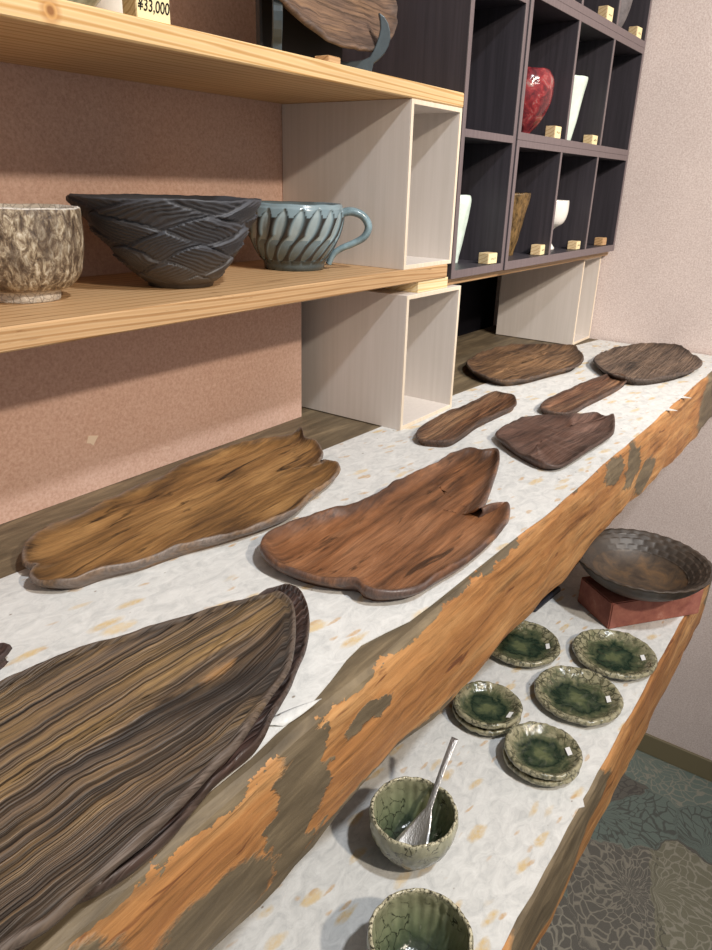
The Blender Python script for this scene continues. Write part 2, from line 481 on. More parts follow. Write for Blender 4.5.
def closed_curve(pts, n):
    m = len(pts); raw = []
    for i in range(m):
        p0, p1, p2, p3 = (Vector(pts[(i + d) % m]) for d in (-1, 0, 1, 2))
        for s in range(12):
            t = s / 12
            raw.append(0.5 * ((2 * p1) + (p2 - p0) * t + (2 * p0 - 5 * p1 + 4 * p2 - p3) * t * t + (3 * p1 - p0 - 3 * p2 + p3) * t ** 3))
    L = [0.0]
    for i in range(len(raw)):
        L.append(L[-1] + (raw[(i + 1) % len(raw)] - raw[i]).length)
    out, j = [], 0
    for k in range(n):
        d = L[-1] * k / n
        while L[j + 1] < d: j += 1
        f = (d - L[j]) / max(L[j + 1] - L[j], 1e-9)
        out.append(raw[j].lerp(raw[(j + 1) % len(raw)], f))
    return out

def tray(name, outline, z0, h, mat, label, cat, group=None, seed=0, n=150, rimw=0.006, depth=0.55, wav=0.25, under=0.014, floor_noise=0.0015, ang=None, slope=0.03):
    pts = closed_curve(outline, n)
    c = sum(pts, Vector((0, 0))) / n
    if ang is None:
        sxx = sum((p.x - c.x) ** 2 for p in pts); syy = sum((p.y - c.y) ** 2 for p in pts); sxy = sum((p.x - c.x) * (p.y - c.y) for p in pts)
        ang = 0.5 * math.atan2(2 * sxy, sxx - syy)
    ca, sa = math.cos(-ang), math.sin(-ang)
    loc = [Vector(((p.x - c.x) * ca - (p.y - c.y) * sa, (p.x - c.x) * sa + (p.y - c.y) * ca)) for p in pts]
    x0 = min(p.x for p in loc); x1 = max(p.x for p in loc)
    def mid(x):
        ys = []
        for i in range(n):
            a, b = loc[i], loc[(i + 1) % n]
            if (a.x - x) * (b.x - x) <= 0 and a.x != b.x:
                ys.append(a.y + (b.y - a.y) * (x - a.x) / (b.x - a.x))
        return (min(ys) + max(ys)) / 2 if ys else 0.0
    w = (x1 - x0)
    hw = max(p.y for p in loc) - min(p.y for p in loc)
    inset = min(0.32 * w, 0.5 * hw)
    spine = []
    for p in loc:
        t = (p.x - x0) / w
        sx = x0 + inset + (w - 2 * inset) * t
        spine.append(Vector((sx, mid(sx))))
    f0 = 1 - depth
    rings = [(under + .012, 0.0, 1), (under, 0.02, 1), (under * .35, 0.35, 1), (0.0, 0.72, 1), (0.0008, 0.9, 1), (rimw * .35, 1.0, 1), (rimw * .8, 0.97, .75), (rimw * 1.4, 0.82, .55),
             (rimw * 2.2, f0 + .22, .35), (rimw * 3.4, f0 + .1, .15), (slope, f0 + 0.03, 0)]
    V, F, A = [], [], []
    def put(i, t, zf, rim, top):
        p = loc[i].lerp(spine[i], t)
        q = loc[i]
        wv = 1 + wav * noise.noise((q.x * 22 + seed * 7, q.y * 22, seed)) + wav * .6 * noise.noise((q.x * 70, q.y * 70 + seed, 5))
        z = zf * h * (wv if zf > .5 else 1)
        if top:
            z += floor_noise * (noise.noise((p.x * 14 + seed, p.y * 60, 1)) + .6 * noise.noise((p.x * 40, p.y * 140 + seed, 4)))
        V.append((p.x, p.y, max(z, 0)))
        A.append(rim)
    for ri, (d, zf, rim) in enumerate(rings):
        for i in range(n):
            dist = max((spine[i] - loc[i]).length, 1e-4)
            put(i, min(d / dist, 0.12 + 0.03 * ri), zf, rim, ri > 5)
    base_t = 0.46
    extra = (0.5, 0.6, 0.7, 0.8, 0.9, 1.0)
    for t in extra:
        for i in range(n):
            put(i, t, f0, 0, True)
    m = len(rings) + len(extra)
    for k in range(m - 1):
        for i in range(n):
            j = (i + 1) % n
            F.append((k * n + i, k * n + j, (k + 1) * n + j, (k + 1) * n + i))
    F.append(tuple(range(n)))
    o = mesh(name, V, F, mat, None, True, {'rim': A})
    o.location = (c.x, c.y, z0)
    o.rotation_euler = (0, 0, ang)
    return prop(o, label, cat, group)

# ------------------------------------------------------------------ the setting
YF = 0.559           # front plane of shelves and cubbies
TT = 1.170           # table top
LT = 0.839           # lower plank top
o = mesh('floor', [(-2, -3, 0), (1.90, -3, 0), (1.90, 1, 0), (-2, 1, 0), (-2, -3, -.05), (1.90, -3, -.05), (1.90, 1, -.05), (-2, 1, -.05)],
         [(0, 1, 2, 3), (4, 5, 6, 7), (0, 1, 5, 4), (1, 2, 6, 5), (2, 3, 7, 6), (3, 0, 4, 7)], M['floor'])
prop(o, 'grey-green carpet with a leafy petal pattern', None, None, 'structure')
o = box('wall_right', (1.866, -3, 0), (1.93, 1.0, 3.0), M['endwall'], None, 0)
prop(o, 'pinkish-beige woven wall at the end of the shelves', None, None, 'structure')
o = box('baseboard_right', (1.858, -3, 0), (1.866, 0.9, 0.066), M['skirting'], None, 0.002)
prop(o, 'olive skirting strip along the end wall', None, None, 'structure')
o = box('wall_rear', (-2, 0.86, 0), (1.866, 0.93, 3.0), M['black'], None, 0)
prop(o, 'black recess behind the cubbies', None, None, 'structure')
wb = box('wall_back', (-1.2, 0.786, 1.386), (1.0395, 0.82, 3.0), M['board'], None, 0)
prop(wb, 'pinkish fibreboard wall behind the two shelves', None, None, 'structure')
box('lower_panel', (-1.2, 0.722, 1.1705), (0.868, 0.758, 1.392), M['board'], wb, 0)
# torn scrap of paper stuck on the lower panel
V = [(-.0085, 0, -.002), (-.005, 0, .006), (.002, 0, .0045), (.0085, 0, .003), (.004, 0, -.002), (.000, 0, -.0075), (-.003, 0, -.004)]
V2 = [(a, -.0006, c) for a, b, c in V]
k = len(V)
o = mesh('torn_scrap', V + V2, [tuple(range(k)), tuple(range(k, 2 * k))] + [(i, (i + 1) % k, k + (i + 1) % k, k + i) for i in range(k)], m_plain('cream_scrap', hexc('e2cdb6'), 0.8), wb)
o.location = (0.4800, 0.722, 1.2350)

# ------------------------------------------------------------------ big planks
def plank(parent, name, x0, x1, yb, prof, wave, mat, step=0.02, zback=None):
    """solid slab; prof = list of (y, z) from the top front edge down the front; wave(x, k) -> (dy, dz)"""
    xs = [x0 + step * i for i in range(int((x1 - x0) / step))] + [x1]
    V, F = [], []
    ztop, zbot = prof[0][1], prof[-1][1]
    for x in xs:
        V.append((x, yb, ztop))
        for k, (y, z) in enumerate(prof):
            dy, dz = wave(x, k)
            V.append((x, y + dy, z + dz))
        V.append((x, yb, zbot))
    m = len(prof) + 2
    for i in range(len(xs) - 1):
        for k in range(m):
            a = i * m + k; b = i * m + (k + 1) % m
            F.append((a, b, b + m, a + m))
    F.append(tuple(range(m)))
    F.append(tuple((len(xs) - 1) * m + k for k in range(m)))
    return mesh(name, V, F, mat, parent, False)
tb = empty('display_table', (0, 0, 0))
prop(tb, 'thick rustic plank table with an orange live edge under the wooden trays', 'table')
def wave1(x, k):
    a = noise.noise((x * 5, 0.3, 0)); b = noise.noise((x * 14, 2.3, k * .35)); c = noise.noise((x * 40, 5, k * .8))
    if k == 0: return (0.003 * b, 0)
    s = k / 8
    return (0.006 * b * s + .0015 * c, -0.017 * max(0, min(1, (x - .5) / 1.2)) * s + s * (0.010 * a + 0.004 * b))
plank(tb, 'table_top', -0.6, 1.862, 0.852, [(0.262, TT), (0.2565, TT - .003), (0.2535, TT - .010), (0.252, TT - .03), (0.251, TT - .055), (0.251, TT - .08), (0.2525, TT - .105), (0.256, TT - .117), (0.266, TT - .124)], wave1, M['table'])
for x, y in ((1.215, 0.36), (-0.45, 0.36)):
    box('leg', (x, y, LT + .0015), (x + .09, y + .09, TT - .115), M['pine_dull'], tb, 0.003)
for x in (-0.45, 1.70):
    box('leg', (x, 0.765, 0.0), (x + .09, 0.845, TT - .1), M['pine_dull'], tb, 0.003)
lp = empty('lower_plank', (0, 0, 0))
prop(lp, 'thick lower plank shelf with an orange edge carrying the green dishes', 'shelf')
def wave2(x, k):
    a = noise.noise((x * 5, 7.3, 0)); b = noise.noise((x * 14, 9.3, k * .35)); c = noise.noise((x * 40, 15, k * .8))
    if k == 0: return (0.002 * b, 0)
    s = k / 7
    return (0.006 * b * s + .0015 * c, s * (0.010 * a + 0.004 * b))
plank(lp, 'plank', -0.6, 1.450, 0.75, [(0.148, LT), (0.1435, LT - .003), (0.142, LT - .012), (0.141, LT - .05), (0.142, LT - .09), (0.145, LT - .13), (0.150, LT - .150), (0.165, LT - .16)], wave2, M['table2'])
for x in (-0.4, 1.18):
    box('leg', (x, 0.40, 0.0), (x + .1, 0.5, LT - .155), M['pine_dull'], lp, 0.003)

# washi sheets
def sheet(name, outline, z, label, th=0.0009):
    n = len(outline)
    V = [(x, y, z) for x, y in outline] + [(x, y, z + th) for x, y in outline]
    F = [tuple(range(n)), tuple(range(n, 2 * n))] + [(i, (i + 1) % n, n + (i + 1) % n, n + i) for i in range(n)]
    o = mesh(name, V, F, M['paper'])
    return prop(o, label, 'paper')
random.seed(4)
front = [(-0.3, 0.300), (0.123, 0.298), (0.185, 0.280), (0.227, 0.268), (0.267, 0.267), (0.295, 0.269), (0.327, 0.269), (0.339, 0.270), (0.364, 0.274), (0.393, 0.280), (0.416, 0.282), (0.443, 0.276), (0.471, 0.269), (0.508, 0.267), (0.599, 0.265), (0.707, 0.262)]
x = 0.75
while x < 1.85:
    front.append((x, 0.2595 + random.uniform(-.0012, .0015)))
    if abs(x - 1.30) < .02 or abs(x - 1.40) < .02:
        front += [(x + .01, 0.2435), (x + .014, 0.2595)]
    x += 0.035
paper1 = front + [(1.856, 0.260), (1.856, 0.56), (1.72, 0.583), (1.36, 0.581), (1.15, 0.592), (0.89, 0.592), (0.6, 0.601), (0.292, 0.612), (-0.3, 0.622)]
p1 = sheet('washi_paper', paper1, TT + .0004, 'off-white washi paper with tan flecks spread under the wooden trays')
# curled torn corner of the upper sheet
V, F = [], []
A_, B_, C_ = Vector((0.288, 0.2860)), Vector((0.303, 0.2690)), Vector((0.3350, 0.2605))
for i in range(9):
    t = i / 8
    for j in range(5):
        s_ = j / 4
        p = A_.lerp(B_, s_).lerp(C_, t ** .9 * (1 - .0 * s_))
        wdt = (1 - t)
        V.append((p.x, p.y + .004 * math.sin(t * math.pi) * (1 - s_), TT + .0022 + 0.0075 * t ** 1.6 + .0022 * math.sin(s_ * math.pi) * (1 - t)))
for i in range(8):
    for j in range(4):
        F.append((i * 5 + j, i * 5 + j + 1, i * 5 + j + 6, i * 5 + j + 5))
cu = mesh('curled_corner', V, F, M['paper'], p1, True)
sm = cu.modifiers.new('thick', 'SOLIDIFY'); sm.thickness = 0.0008
low = [(-0.3, 0.150)]
x = -0.25
while x < 1.42:
    low.append((x, 0.1485 + random.uniform(-.0012, .0012)))
    if abs(x - 0.69) < .018: low += [(x + .006, 0.1435), (x + .016, 0.149)]
    x += 0.035
sheet('washi_paper', low + [(1.446, 0.15), (1.446, 0.62), (-0.3, 0.62)], LT + .0004, 'off-white flecked washi paper under the green dishes on the lower plank')

# ------------------------------------------------------------------ shelves
o = box('pine_shelf', (-1.0, YF, 1.6305), (1.040, 0.7855, 1.650), M['pine_up'], None, 0.0015)
prop(o, 'upper yellow pine shelf with a round knot, bearing the plate stand', 'shelf')
o = box('pine_shelf', (-1.0, YF, 1.3930), (1.027, 0.7855, 1.413), M['pine_mid'], None, 0.0015)
prop(o, 'middle pine shelf with a rough edge under the black bowl and blue mug', 'shelf')

def open_box(lo, hi, label, t=0.006):
    b = empty('storage_box', ((lo[0] + hi[0]) / 2, (lo[1] + hi[1]) / 2, lo[2]))
    ox, oy, oz = b.location
    def bb(name, a, c, mat=M['box'], par=b):
        return box(name, (a[0] - ox, a[1] - oy, a[2] - oz), (c[0] - ox, c[1] - oy, c[2] - oz), mat, par, 0.0004)
    f = lo[1] + 0.0015
    bb('side_panel', (lo[0], f, lo[2]), (lo[0] + t, hi[1], hi[2]))
    bb('side_panel', (hi[0] - t, f, lo[2]), (hi[0], hi[1], hi[2]))
    bb('top_panel', (lo[0] + t, f, hi[2] - t), (hi[0] - t, hi[1], hi[2]))
    bb('bottom_panel', (lo[0] + t, f, lo[2]), (hi[0] - t, hi[1], lo[2] + t))
    bb('back_panel', (lo[0] + t, hi[1] - t, lo[2] + t), (hi[0] - t, hi[1], hi[2] - t))
    for a, c in (((lo[0], lo[1], lo[2]), (lo[0] + t, f, hi[2])), ((hi[0] - t, lo[1], lo[2]), (hi[0], f, hi[2])), ((lo[0] + t, lo[1], hi[2] - t), (hi[0] - t, f, hi[2])), ((lo[0] + t, lo[1], lo[2]), (hi[0] - t, f, lo[2] + t))):
        bb('edge_strip', a, c, M['boxedge'])
    prop(b, label, 'box', 'open whitewashed boxes holding up the shelves')
    return b
open_box((0.900, 0.560, 1.4131), (1.0390, 0.785, 1.6302), 'open whitewashed box between the middle and upper pine shelves')
open_box((0.909, 0.557, TT + .0015), (1.073, 0.757, 1.3765), 'open whitewashed box on the table beneath the middle shelf')
open_box((1.735, 0.585, TT + .0015), (1.857, 0.79, 1.3765), 'open whitewashed box under the dark cubbies against the end wall')
o = box('wood_spacer', (0.945, 0.5615, 1.3767), (1.035, 0.62, 1.3928), M['pine_strip'], None, 0.0006)
prop(o, 'pale wood spacer between lower box and middle shelf', 'spacer')
o = box('support_board', (1.029, 0.572, 1.3767), (1.862, 0.80, 1.3885), M['pine_mid'], None, 0.001)
prop(o, 'thin pine board under the dark cubby units', 'board')

# dark cubby units
def unit(lo, hi, zs, xs, label, t=0.0105):
    """zs: list of (z0, z1) horizontal boards, xs: divider centres"""
    b = empty('cubby_unit', (lo[0], lo[1], lo[2]))
    def bb(name, a, c, mat=M['dark']):
        o = box(name, tuple(a[i] - lo[i] for i in range(3)), tuple(c[i] - lo[i] for i in range(3)), mat, b, 0.0004)
        return o
    f = lo[1] + 0.0012
    def panel(name, a, c):
        o = bb(name, (a[0], f, a[2]), c)
        e = box('edge_band', (a[0] - lo[0], 0, a[2] - lo[2]), (c[0] - lo[0], 0.0012, c[2] - lo[2]), M['darkedge'], o, 0.0003)
    panel('side_panel', (lo[0], lo[1], lo[2]), (lo[0] + t, hi[1], hi[2]))
    panel('side_panel', (hi[0] - t, lo[1], lo[2]), (hi[0], hi[1], hi[2]))
    for z0, z1 in zs:
        panel('shelf_board', (lo[0] + t, lo[1], z0), (hi[0] - t, hi[1], z1))
    for k in range(len(zs) - 1):
        for x in xs:
            panel('divider', (x - .004, lo[1], zs[k][1]), (x + .004, hi[1] - .008, zs[k + 1][0]))
    bb('back_panel', (lo[0] + t, hi[1] - .008, lo[2]), (hi[0] - t, hi[1], hi[2]))
    prop(b, label, 'shelf unit')
    return b
ZB = 1.3888
unit((1.0405, YF, ZB), (1.231, 0.79, 2.02), [(ZB, ZB + .0125), (1.5935, 1.6045), (1.7915, 1.8025), (2.0085, 2.02)], [], 'narrow dark brown cubby unit with one column, next to the pine shelves')
unit((1.2315, YF - .003, ZB), (1.852, 0.79, 1.5995), [(ZB, ZB + .0145), (1.589, 1.5995)], [1.436, 1.645], 'lowest wide dark brown unit of three cubbies with pottery')
unit((1.2315, YF - .003, 1.5998), (1.852, 0.79, 1.8160), [(1.5998, 1.6115), (1.8045, 1.8160)], [1.449, 1.648], 'wide dark brown unit of three cubbies holding the red cup')
unit((1.2315, YF - .003, 1.8163), (1.852, 0.79, 2.032), [(1.8163, 1.829), (2.02, 2.032)], [1.449, 1.648], 'topmost wide dark brown unit of three cubbies, cut by the picture edge')

# ------------------------------------------------------------------ wooden trays on the paper
ZP = TT + .0014
gold = [(0.314,0.610),(0.330,0.631),(0.360,0.645),(0.396,0.647),(0.431,0.653),(0.483,0.664),(0.523,0.663),(0.574,0.677),(0.619,0.679),(0.674,0.679),(0.715,0.661),(0.754,0.648),(0.784,0.653),(0.757,0.622),(0.751,0.596),(0.726,0.565),(0.697,0.548),(0.705,0.541),(0.703,0.521),(0.683,0.506),(0.642,0.494),(0.609,0.487),(0.559,0.474),(0.526,0.475),(0.489,0.483),(0.456,0.493),(0.427,0.504),(0.400,0.510),(0.374,0.515),(0.341,0.529),(0.314,0.535),(0.300,0.552),(0.296,0.567),(0.304,0.579),(0.312,0.582),(0.308,0.595)]
red = [(0.469,0.445),(0.489,0.458),(0.508,0.458),(0.535,0.454),(0.566,0.447),(0.602,0.435),(0.639,0.429),(0.685,0.431),(0.727,0.429),(0.766,0.423),(0.821,0.424),(0.864,0.420),(0.873,0.397),(0.885,0.382),(0.845,0.361),(0.778,0.337),(0.724,0.319),(0.686,0.307),(0.702,0.303),(0.717,0.297),(0.720,0.289),(0.686,0.275),(0.653,0.270),(0.611,0.267),(0.569,0.268),(0.537,0.272),(0.507,0.276),(0.487,0.284),(0.469,0.302),(0.466,0.317),(0.471,0.328),(0.462,0.346),(0.454,0.371),(0.451,0.398),(0.455,0.424)]
narrow1 = [(0.889,0.518),(0.934,0.530),(1.005,0.534),(1.073,0.530),(1.143,0.532),(1.183,0.530),(1.182,0.508),(1.181,0.489),(1.131,0.464),(1.087,0.464),(1.033,0.466),(0.988,0.466),(0.939,0.460),(0.889,0.459),(0.874,0.476),(0.868,0.498)]
narrow2 = [(1.159,0.432),(1.225,0.438),(1.308,0.432),(1.402,0.423),(1.469,0.410),(1.480,0.387),(1.450,0.369),(1.389,0.363),(1.306,0.366),(1.228,0.372),(1.159,0.374),(1.136,0.392),(1.136,0.419)]
leaf = [(0.958,0.421),(1.007,0.427),(1.068,0.424),(1.108,0.403),(1.122,0.371),(1.154,0.353),(1.173,0.338),(1.159,0.318),(1.184,0.314),(1.133,0.296),(1.076,0.282),(1.030,0.284),(0.984,0.287),(0.937,0.289),(0.901,0.295),(0.886,0.313),(0.897,0.343),(0.919,0.379)]
oval1 = [(1.331,0.666),(1.396,0.684),(1.479,0.689),(1.566,0.675),(1.612,0.641),(1.631,0.605),(1.668,0.566),(1.625,0.530),(1.552,0.494),(1.473,0.480),(1.414,0.491),(1.355,0.504),(1.298,0.517),(1.254,0.542),(1.256,0.579),(1.280,0.625)]
oval2 = [(1.557,0.476),(1.637,0.483),(1.729,0.472),(1.794,0.445),(1.846,0.405),(1.840,0.362),(1.762,0.314),(1.704,0.284),(1.630,0.277),(1.543,0.292),(1.475,0.317),(1.434,0.348),(1.440,0.392),(1.486,0.438)]
bigtop = [(0.400,0.358),(0.397,0.343),(0.388,0.330),(0.358,0.304),(0.328,0.284),(0.300,0.275),(0.276,0.267),(0.250,0.259),(0.230,0.257),(0.205,0.253),(0.178,0.250),(0.139,0.249),(0.112,0.247),(0.091,0.252),(0.04,0.262),(-0.02,0.285),(-0.06,0.325),(-0.055,0.375),(-0.01,0.415),(0.05,0.432),(0.12,0.436),(0.193,0.430),(0.227,0.426),(0.254,0.420),(0.279,0.408),(0.301,0.401),(0.330,0.390),(0.361,0.379),(0.390,0.363)]
biglow = [(0.429,0.377),(0.430,0.360),(0.421,0.344),(0.400,0.324),(0.371,0.304),(0.346,0.292),(0.320,0.280),(0.294,0.271),(0.269,0.261),(0.238,0.261),(0.220,0.259),(0.199,0.254),(0.184,0.252),(0.162,0.252),(0.142,0.256),(0.126,0.263),(0.107,0.261),(0.05,0.265),(0.0,0.29),(-0.03,0.33),(-0.02,0.38),(0.03,0.412),(0.10,0.42),(0.2,0.413),(0.3,0.397),(0.39,0.387),(0.415,0.384)]
corner = [(0.232,0.487),(0.222,0.500),(0.19,0.517),(0.1,0.535),(0,0.53),(-0.05,0.50),(0,0.472),(0.1,0.468),(0.2,0.477)]
G = 'carved wooden trays on the table'
M['w_gold'] = m_tray('golden_brown_wood', hexc('a98150'), hexc('8a653b'), hexc('5a4128'), hexc('70645c'), 1, 0, 1.0, 0.42, 0.7, None, 0.6, (0.0, 0.235))
M['w_red'] = m_tray('reddish_brown_wood', hexc('a0714f'), hexc('855839'), hexc('5b3b26'), hexc('55443d'), 2, 0, 0.8, 0.34, 0.6, None, 0.55, (-0.02, 0.205))
M['w_rib'] = m_tray('ribbed_grey_brown_wood', hexc('846a45'), hexc('6a5743'), hexc('50463e'), hexc('574b42'), 3, 0.85, 0.3, 0.5, 1.0, (0.128, -0.036))
M['w_dark'] = m_tray('dark_red_brown_wood', hexc('604a40'), hexc('493630'), hexc('322522'), hexc('43362f'), 4, 0.6, 0.3, 0.4)
M['w_n1'] = m_tray('streaked_brown_wood', hexc('8f6c4e'), hexc('6f4c34'), hexc('452f23'), hexc('4b3b33'), 5, 0.3, 0.8, 0.45)
M['w_n2'] = m_tray('warm_brown_wood', hexc('8f6a4e'), hexc('704c37'), hexc('4a3226'), hexc('4e3e36'), 6, 0.3, 0.8, 0.45)
M['w_leaf'] = m_tray('plum_brown_wood', hexc('72564a'), hexc('5f453a'), hexc('47332c'), hexc('46362f'), 7, 0, 0.5, 0.42)
M['w_ov1'] = m_tray('tan_brown_wood', hexc('997553'), hexc('785a3f'), hexc('513a2a'), hexc('4f423a'), 8, 0.2, 0.8, 0.5)
M['w_ov2'] = m_tray('grey_brown_wood', hexc('87705d'), hexc('6a5646'), hexc('493b32'), hexc('4b403a'), 9, 0.2, 0.7, 0.5)
tray('wooden_tray', gold, ZP, 0.017, M['w_gold'], 'long golden-brown carved tray with dark streaks lying along the back of the table', 'tray', G, 1, 190, 0.005, 0.5, 0.18)
tray('wooden_tray', red, ZP, 0.019, M['w_red'], 'reddish-brown carved tray with a deep notch at its far end', 'tray', G, 2, 190, 0.006, 0.6, 0.18)
tray('wooden_tray', narrow1, ZP, 0.012, M['w_n1'], 'narrow dark brown streaked tray in front of the lower white box', 'tray', G, 3, 110, 0.005, 0.5, 0.18)
tray('wooden_tray', narrow2, ZP, 0.011, M['w_n2'], 'narrow brown tray beside the two far oval plates', 'tray', G, 4, 110, 0.005, 0.5, 0.18)
tray('wooden_tray', leaf, ZP, 0.013, M['w_leaf'], 'plum-brown broad leaf-shaped tray with a curled stem corner', 'tray', G, 5, 130, 0.005, 0.45, 0.3)
tray('wooden_plate', oval1, ZP, 0.016, M['w_ov1'], 'far oval tan-brown wooden plate in front of the black recess', 'plate', G, 6, 120, 0.005, 0.45, 0.25, 0.03)
tray('wooden_plate', oval2, ZP, 0.016, M['w_ov2'], 'far oval grey-brown wooden plate against the end wall', 'plate', G, 7, 120, 0.005, 0.45, 0.25, 0.03)
tray('wooden_tray', biglow, ZP, 0.016, M['w_dark'], 'dark red-brown leaf tray peeking out beneath the large ribbed tray', 'tray', G, 8, 190, 0.004, 0.3, 0.2, 0.008, 0.0008)
tray('wooden_tray', bigtop, ZP + .0168, 0.015, M['w_rib'], 'large pointed grey-brown tray with deep ribbed grain, nearest the camera', 'tray', G, 9, 200, 0.005, 0.22, 0.15, 0.008, 0.0012)
tray('wooden_tray', corner, ZP, 0.014, m_tray('dark_tip_wood', hexc('54403a'), hexc('453531'), hexc('302523'), hexc('3c2f2d'), 10), 'dark tray whose pointed tip just enters at the left edge', 'tray', G, 10, 80, 0.004, 0.4, 0.2, 0.02)

# ------------------------------------------------------------------ pottery on the middle shelf
ZM = 1.4132
# speckled cup
t = NT('speckled_glaze')
n1 = t.noise(t.map((1, 1, 0.5)), 170, 6, 0.75, 0.5); n2 = t.noise(t.map((1, 1, 0.4), (3, 1, 2)), 60, 4, 0.65, 0.5)
c = t.ramp(n1.outputs[0], [(0.36, hexc('352b25')), (0.47, hexc('77644f')), (0.56, hexc('b0a086')), (0.66, hexc('ddd2bd'))])
c = t.mix(t.ramp(n2.outputs[0], [(0.48, 0.0), (0.62, 0.6)]), c, hexc('4e4036'))
ck = t.vor(t.map(), 150, 'DISTANCE_TO_EDGE')
wht = t.mix(t.ramp(ck.outputs['Distance'], [(0.02, 0.6), (0.07, 0.0)]), hexc('ddd7cc'), hexc('7b7067'))
c = t.mix(t.attr('white'), c, wht)
t.bump(n1.outputs[0], 0.7, 0.003)
M['speck'] = t.done(c, 0.3, 0.5)
prof = smooth_prof([(0.0, 0.003), (0.024, 0.003), (0.0265, 0.0), (0.0295, 0.0), (0.0305, 0.004), (0.0315, 0.009), (0.042, 0.013), (0.050, 0.024), (0.0545, 0.042), (0.0565, 0.062), (0.0565, 0.080), (0.055, 0.0835), (0.0525, 0.081), (0.051, 0.05), (0.044, 0.02), (0.02, 0.010), (0.0, 0.009)], 4)
L = len(prof)
def wob(i, th, r, z):
    s = 0.0012 * noise.noise((math.cos(th) * 3, math.sin(th) * 3, z * 60)) + .0009 * noise.noise((math.cos(th) * 14, math.sin(th) * 14, z * 160))
    return (r + s if r > .02 else r, z + (0.0012 * noise.noise((math.cos(th) * 2, math.sin(th) * 2, 9)) if z > .07 else 0))
lathe('ceramic_cup', prof, M['speck'], None, 120, wob, {'white': lambda i, th: 1.0 if (i < 22 or i > 42) else 0.0}, (0.397, 0.677, ZM))
o = bpy.data.objects['ceramic_cup']
o.scale = (1.03, 1.03, 1.01)
prop(o, 'brown and white speckled cup with a crackled white foot at the left edge', 'cup')
# black carved bowl
t = NT('black_matte_clay')
sep = t.n('SeparateXYZ'); t.l(t.tc.outputs['Object'], sep.inputs[0])
c = t.mix(t.ramp(t.math('DIVIDE', sep.outputs[2], 0.1), [(0.1, 0.0), (0.45, 1.0)]), hexc('564f49'), hexc('46474c'))
n1 = t.noise(t.map(), 180, 4, 0.7)
c = t.mix(0.35, c, t.ramp(n1.outputs[0], [(0.3, 0.6), (0.7, 1.3)]), 'MULTIPLY')
t.bump(n1.outputs[0], 0.15, 0.001)
M['black_clay'] = t.done(c, 0.55, 0.4)
def carve(th, v):
    """slanting carved panels: woven chevrons, each cut with fine ridges"""
    a = th / (2 * math.pi) * 5.0
    u1 = a + v * 1.5 + .25 * noise.noise((th * 1.3, v * 2, 3)); u2 = a - v * 1.5 + .25 * noise.noise((th * 1.1, v * 2, 8))
    f1, f2 = u1 - math.floor(u1), u2 - math.floor(u2)
    def saw(f): return f - .5 if f < .86 else (.36 - (f - .86) / .14 * .86)
    if (math.floor(u1) + math.floor(u2)) % 2 == 0:
        return 0.0070 * saw(f1) + 0.0011 * math.sin(u1 * 2 * math.pi * 8 + noise.noise((u2 * 3, u1 * 2, 1)) * 2)
    return -0.0070 * saw(1 - f2) * -1 + 0.0011 * math.sin(u2 * 2 * math.pi * 8 + noise.noise((u1 * 3, u2 * 2, 5)) * 2)
outer = [(0.0, 0.002), (0.030, 0.002), (0.033, 0.0), (0.036, 0.0), (0.037, 0.004)]
m = 84
for k in range(1, m + 1):
    s = k / m
    outer.append((0.037 + 0.066 * s ** 0.82, 0.004 + 0.088 * s ** 1.12))
i0 = 5; i1 = len(outer)
outer += [(0.1025, 0.0935), (0.1, 0.0932), (0.097, 0.089), (0.086, 0.068), (0.07, 0.043), (0.045, 0.018), (0.02, 0.011), (0.0, 0.01)]
def cv(i, th, r, z):
    if i0 <= i < i1:
        s = (i - i0) / (i1 - i0)
        env = min(1, s * 5) * min(1, (1 - s) * 14 + .25)
        r += carve(th, s * 1.9) * env * (.6 + .6 * s)
    if r > .09:
        z += .0018 * noise.noise((math.cos(th) * 2.2, math.sin(th) * 2.2, 2)) + .0007 * noise.noise((th * 9, 0, 1))
    if z > .012: r += .009 * (z / .092) * math.cos(th - R(125))
    return r, z
o = lathe('ceramic_bowl', outer, M['black_clay'], None, 420, cv, None, (0.573, 0.655, ZM))
prop(o, 'wide matte black bowl carved with slanting panels on the middle shelf', 'bowl')
# blue fluted mug
t = NT('blue_grey_glaze')
g = t.attr('groove')
n1 = t.noise(t.map(), 70, 4, 0.6)
c = t.ramp(g, [(0.0, hexc('2f2a26')), (0.25, hexc('4c5658')), (0.5, hexc('7f9299')), (1.0, hexc('a9b5b5'))])
c = t.mix(0.35, c, t.ramp(n1.outputs[0], [(0.3, 0.7), (0.7, 1.2)]), 'MULTIPLY')
M['blue'] = t.done(c, 0.2, 0.5)
M['blue_rim'] = m_plain('blue_grey_handle_glaze', hexc('768b92'), 0.2, 0.5, 0, 60, 0.45, 0.1)
mg = empty('fluted_mug', (0.800, 0.678, ZM), R(-52))
mg.scale = (1.06, 1.06, 1.04)
prop(mg, 'blue-grey fluted mug with a curved handle on the middle shelf', 'mug')
body = [(0.0, 0.003), (0.034, 0.003), (0.036, 0.0), (0.039, 0.0), (0.0400, 0.006), (0.0405, 0.010)]
m = 56
for k in range(1, m + 1):
    s = k / m
    body.append((0.0405 + 0.0235 * math.sin(min(1.0, s * 1.15) * math.pi / 2) ** 0.9 - 0.002 * max(0, s - .8) / .2, 0.010 + 0.071 * s))
b0 = 6; b1 = len(body)
body += [(0.0605, 0.0825), (0.0585, 0.081), (0.058, 0.06), (0.055, 0.035), (0.045, 0.015), (0.02, 0.009), (0.0, 0.008)]
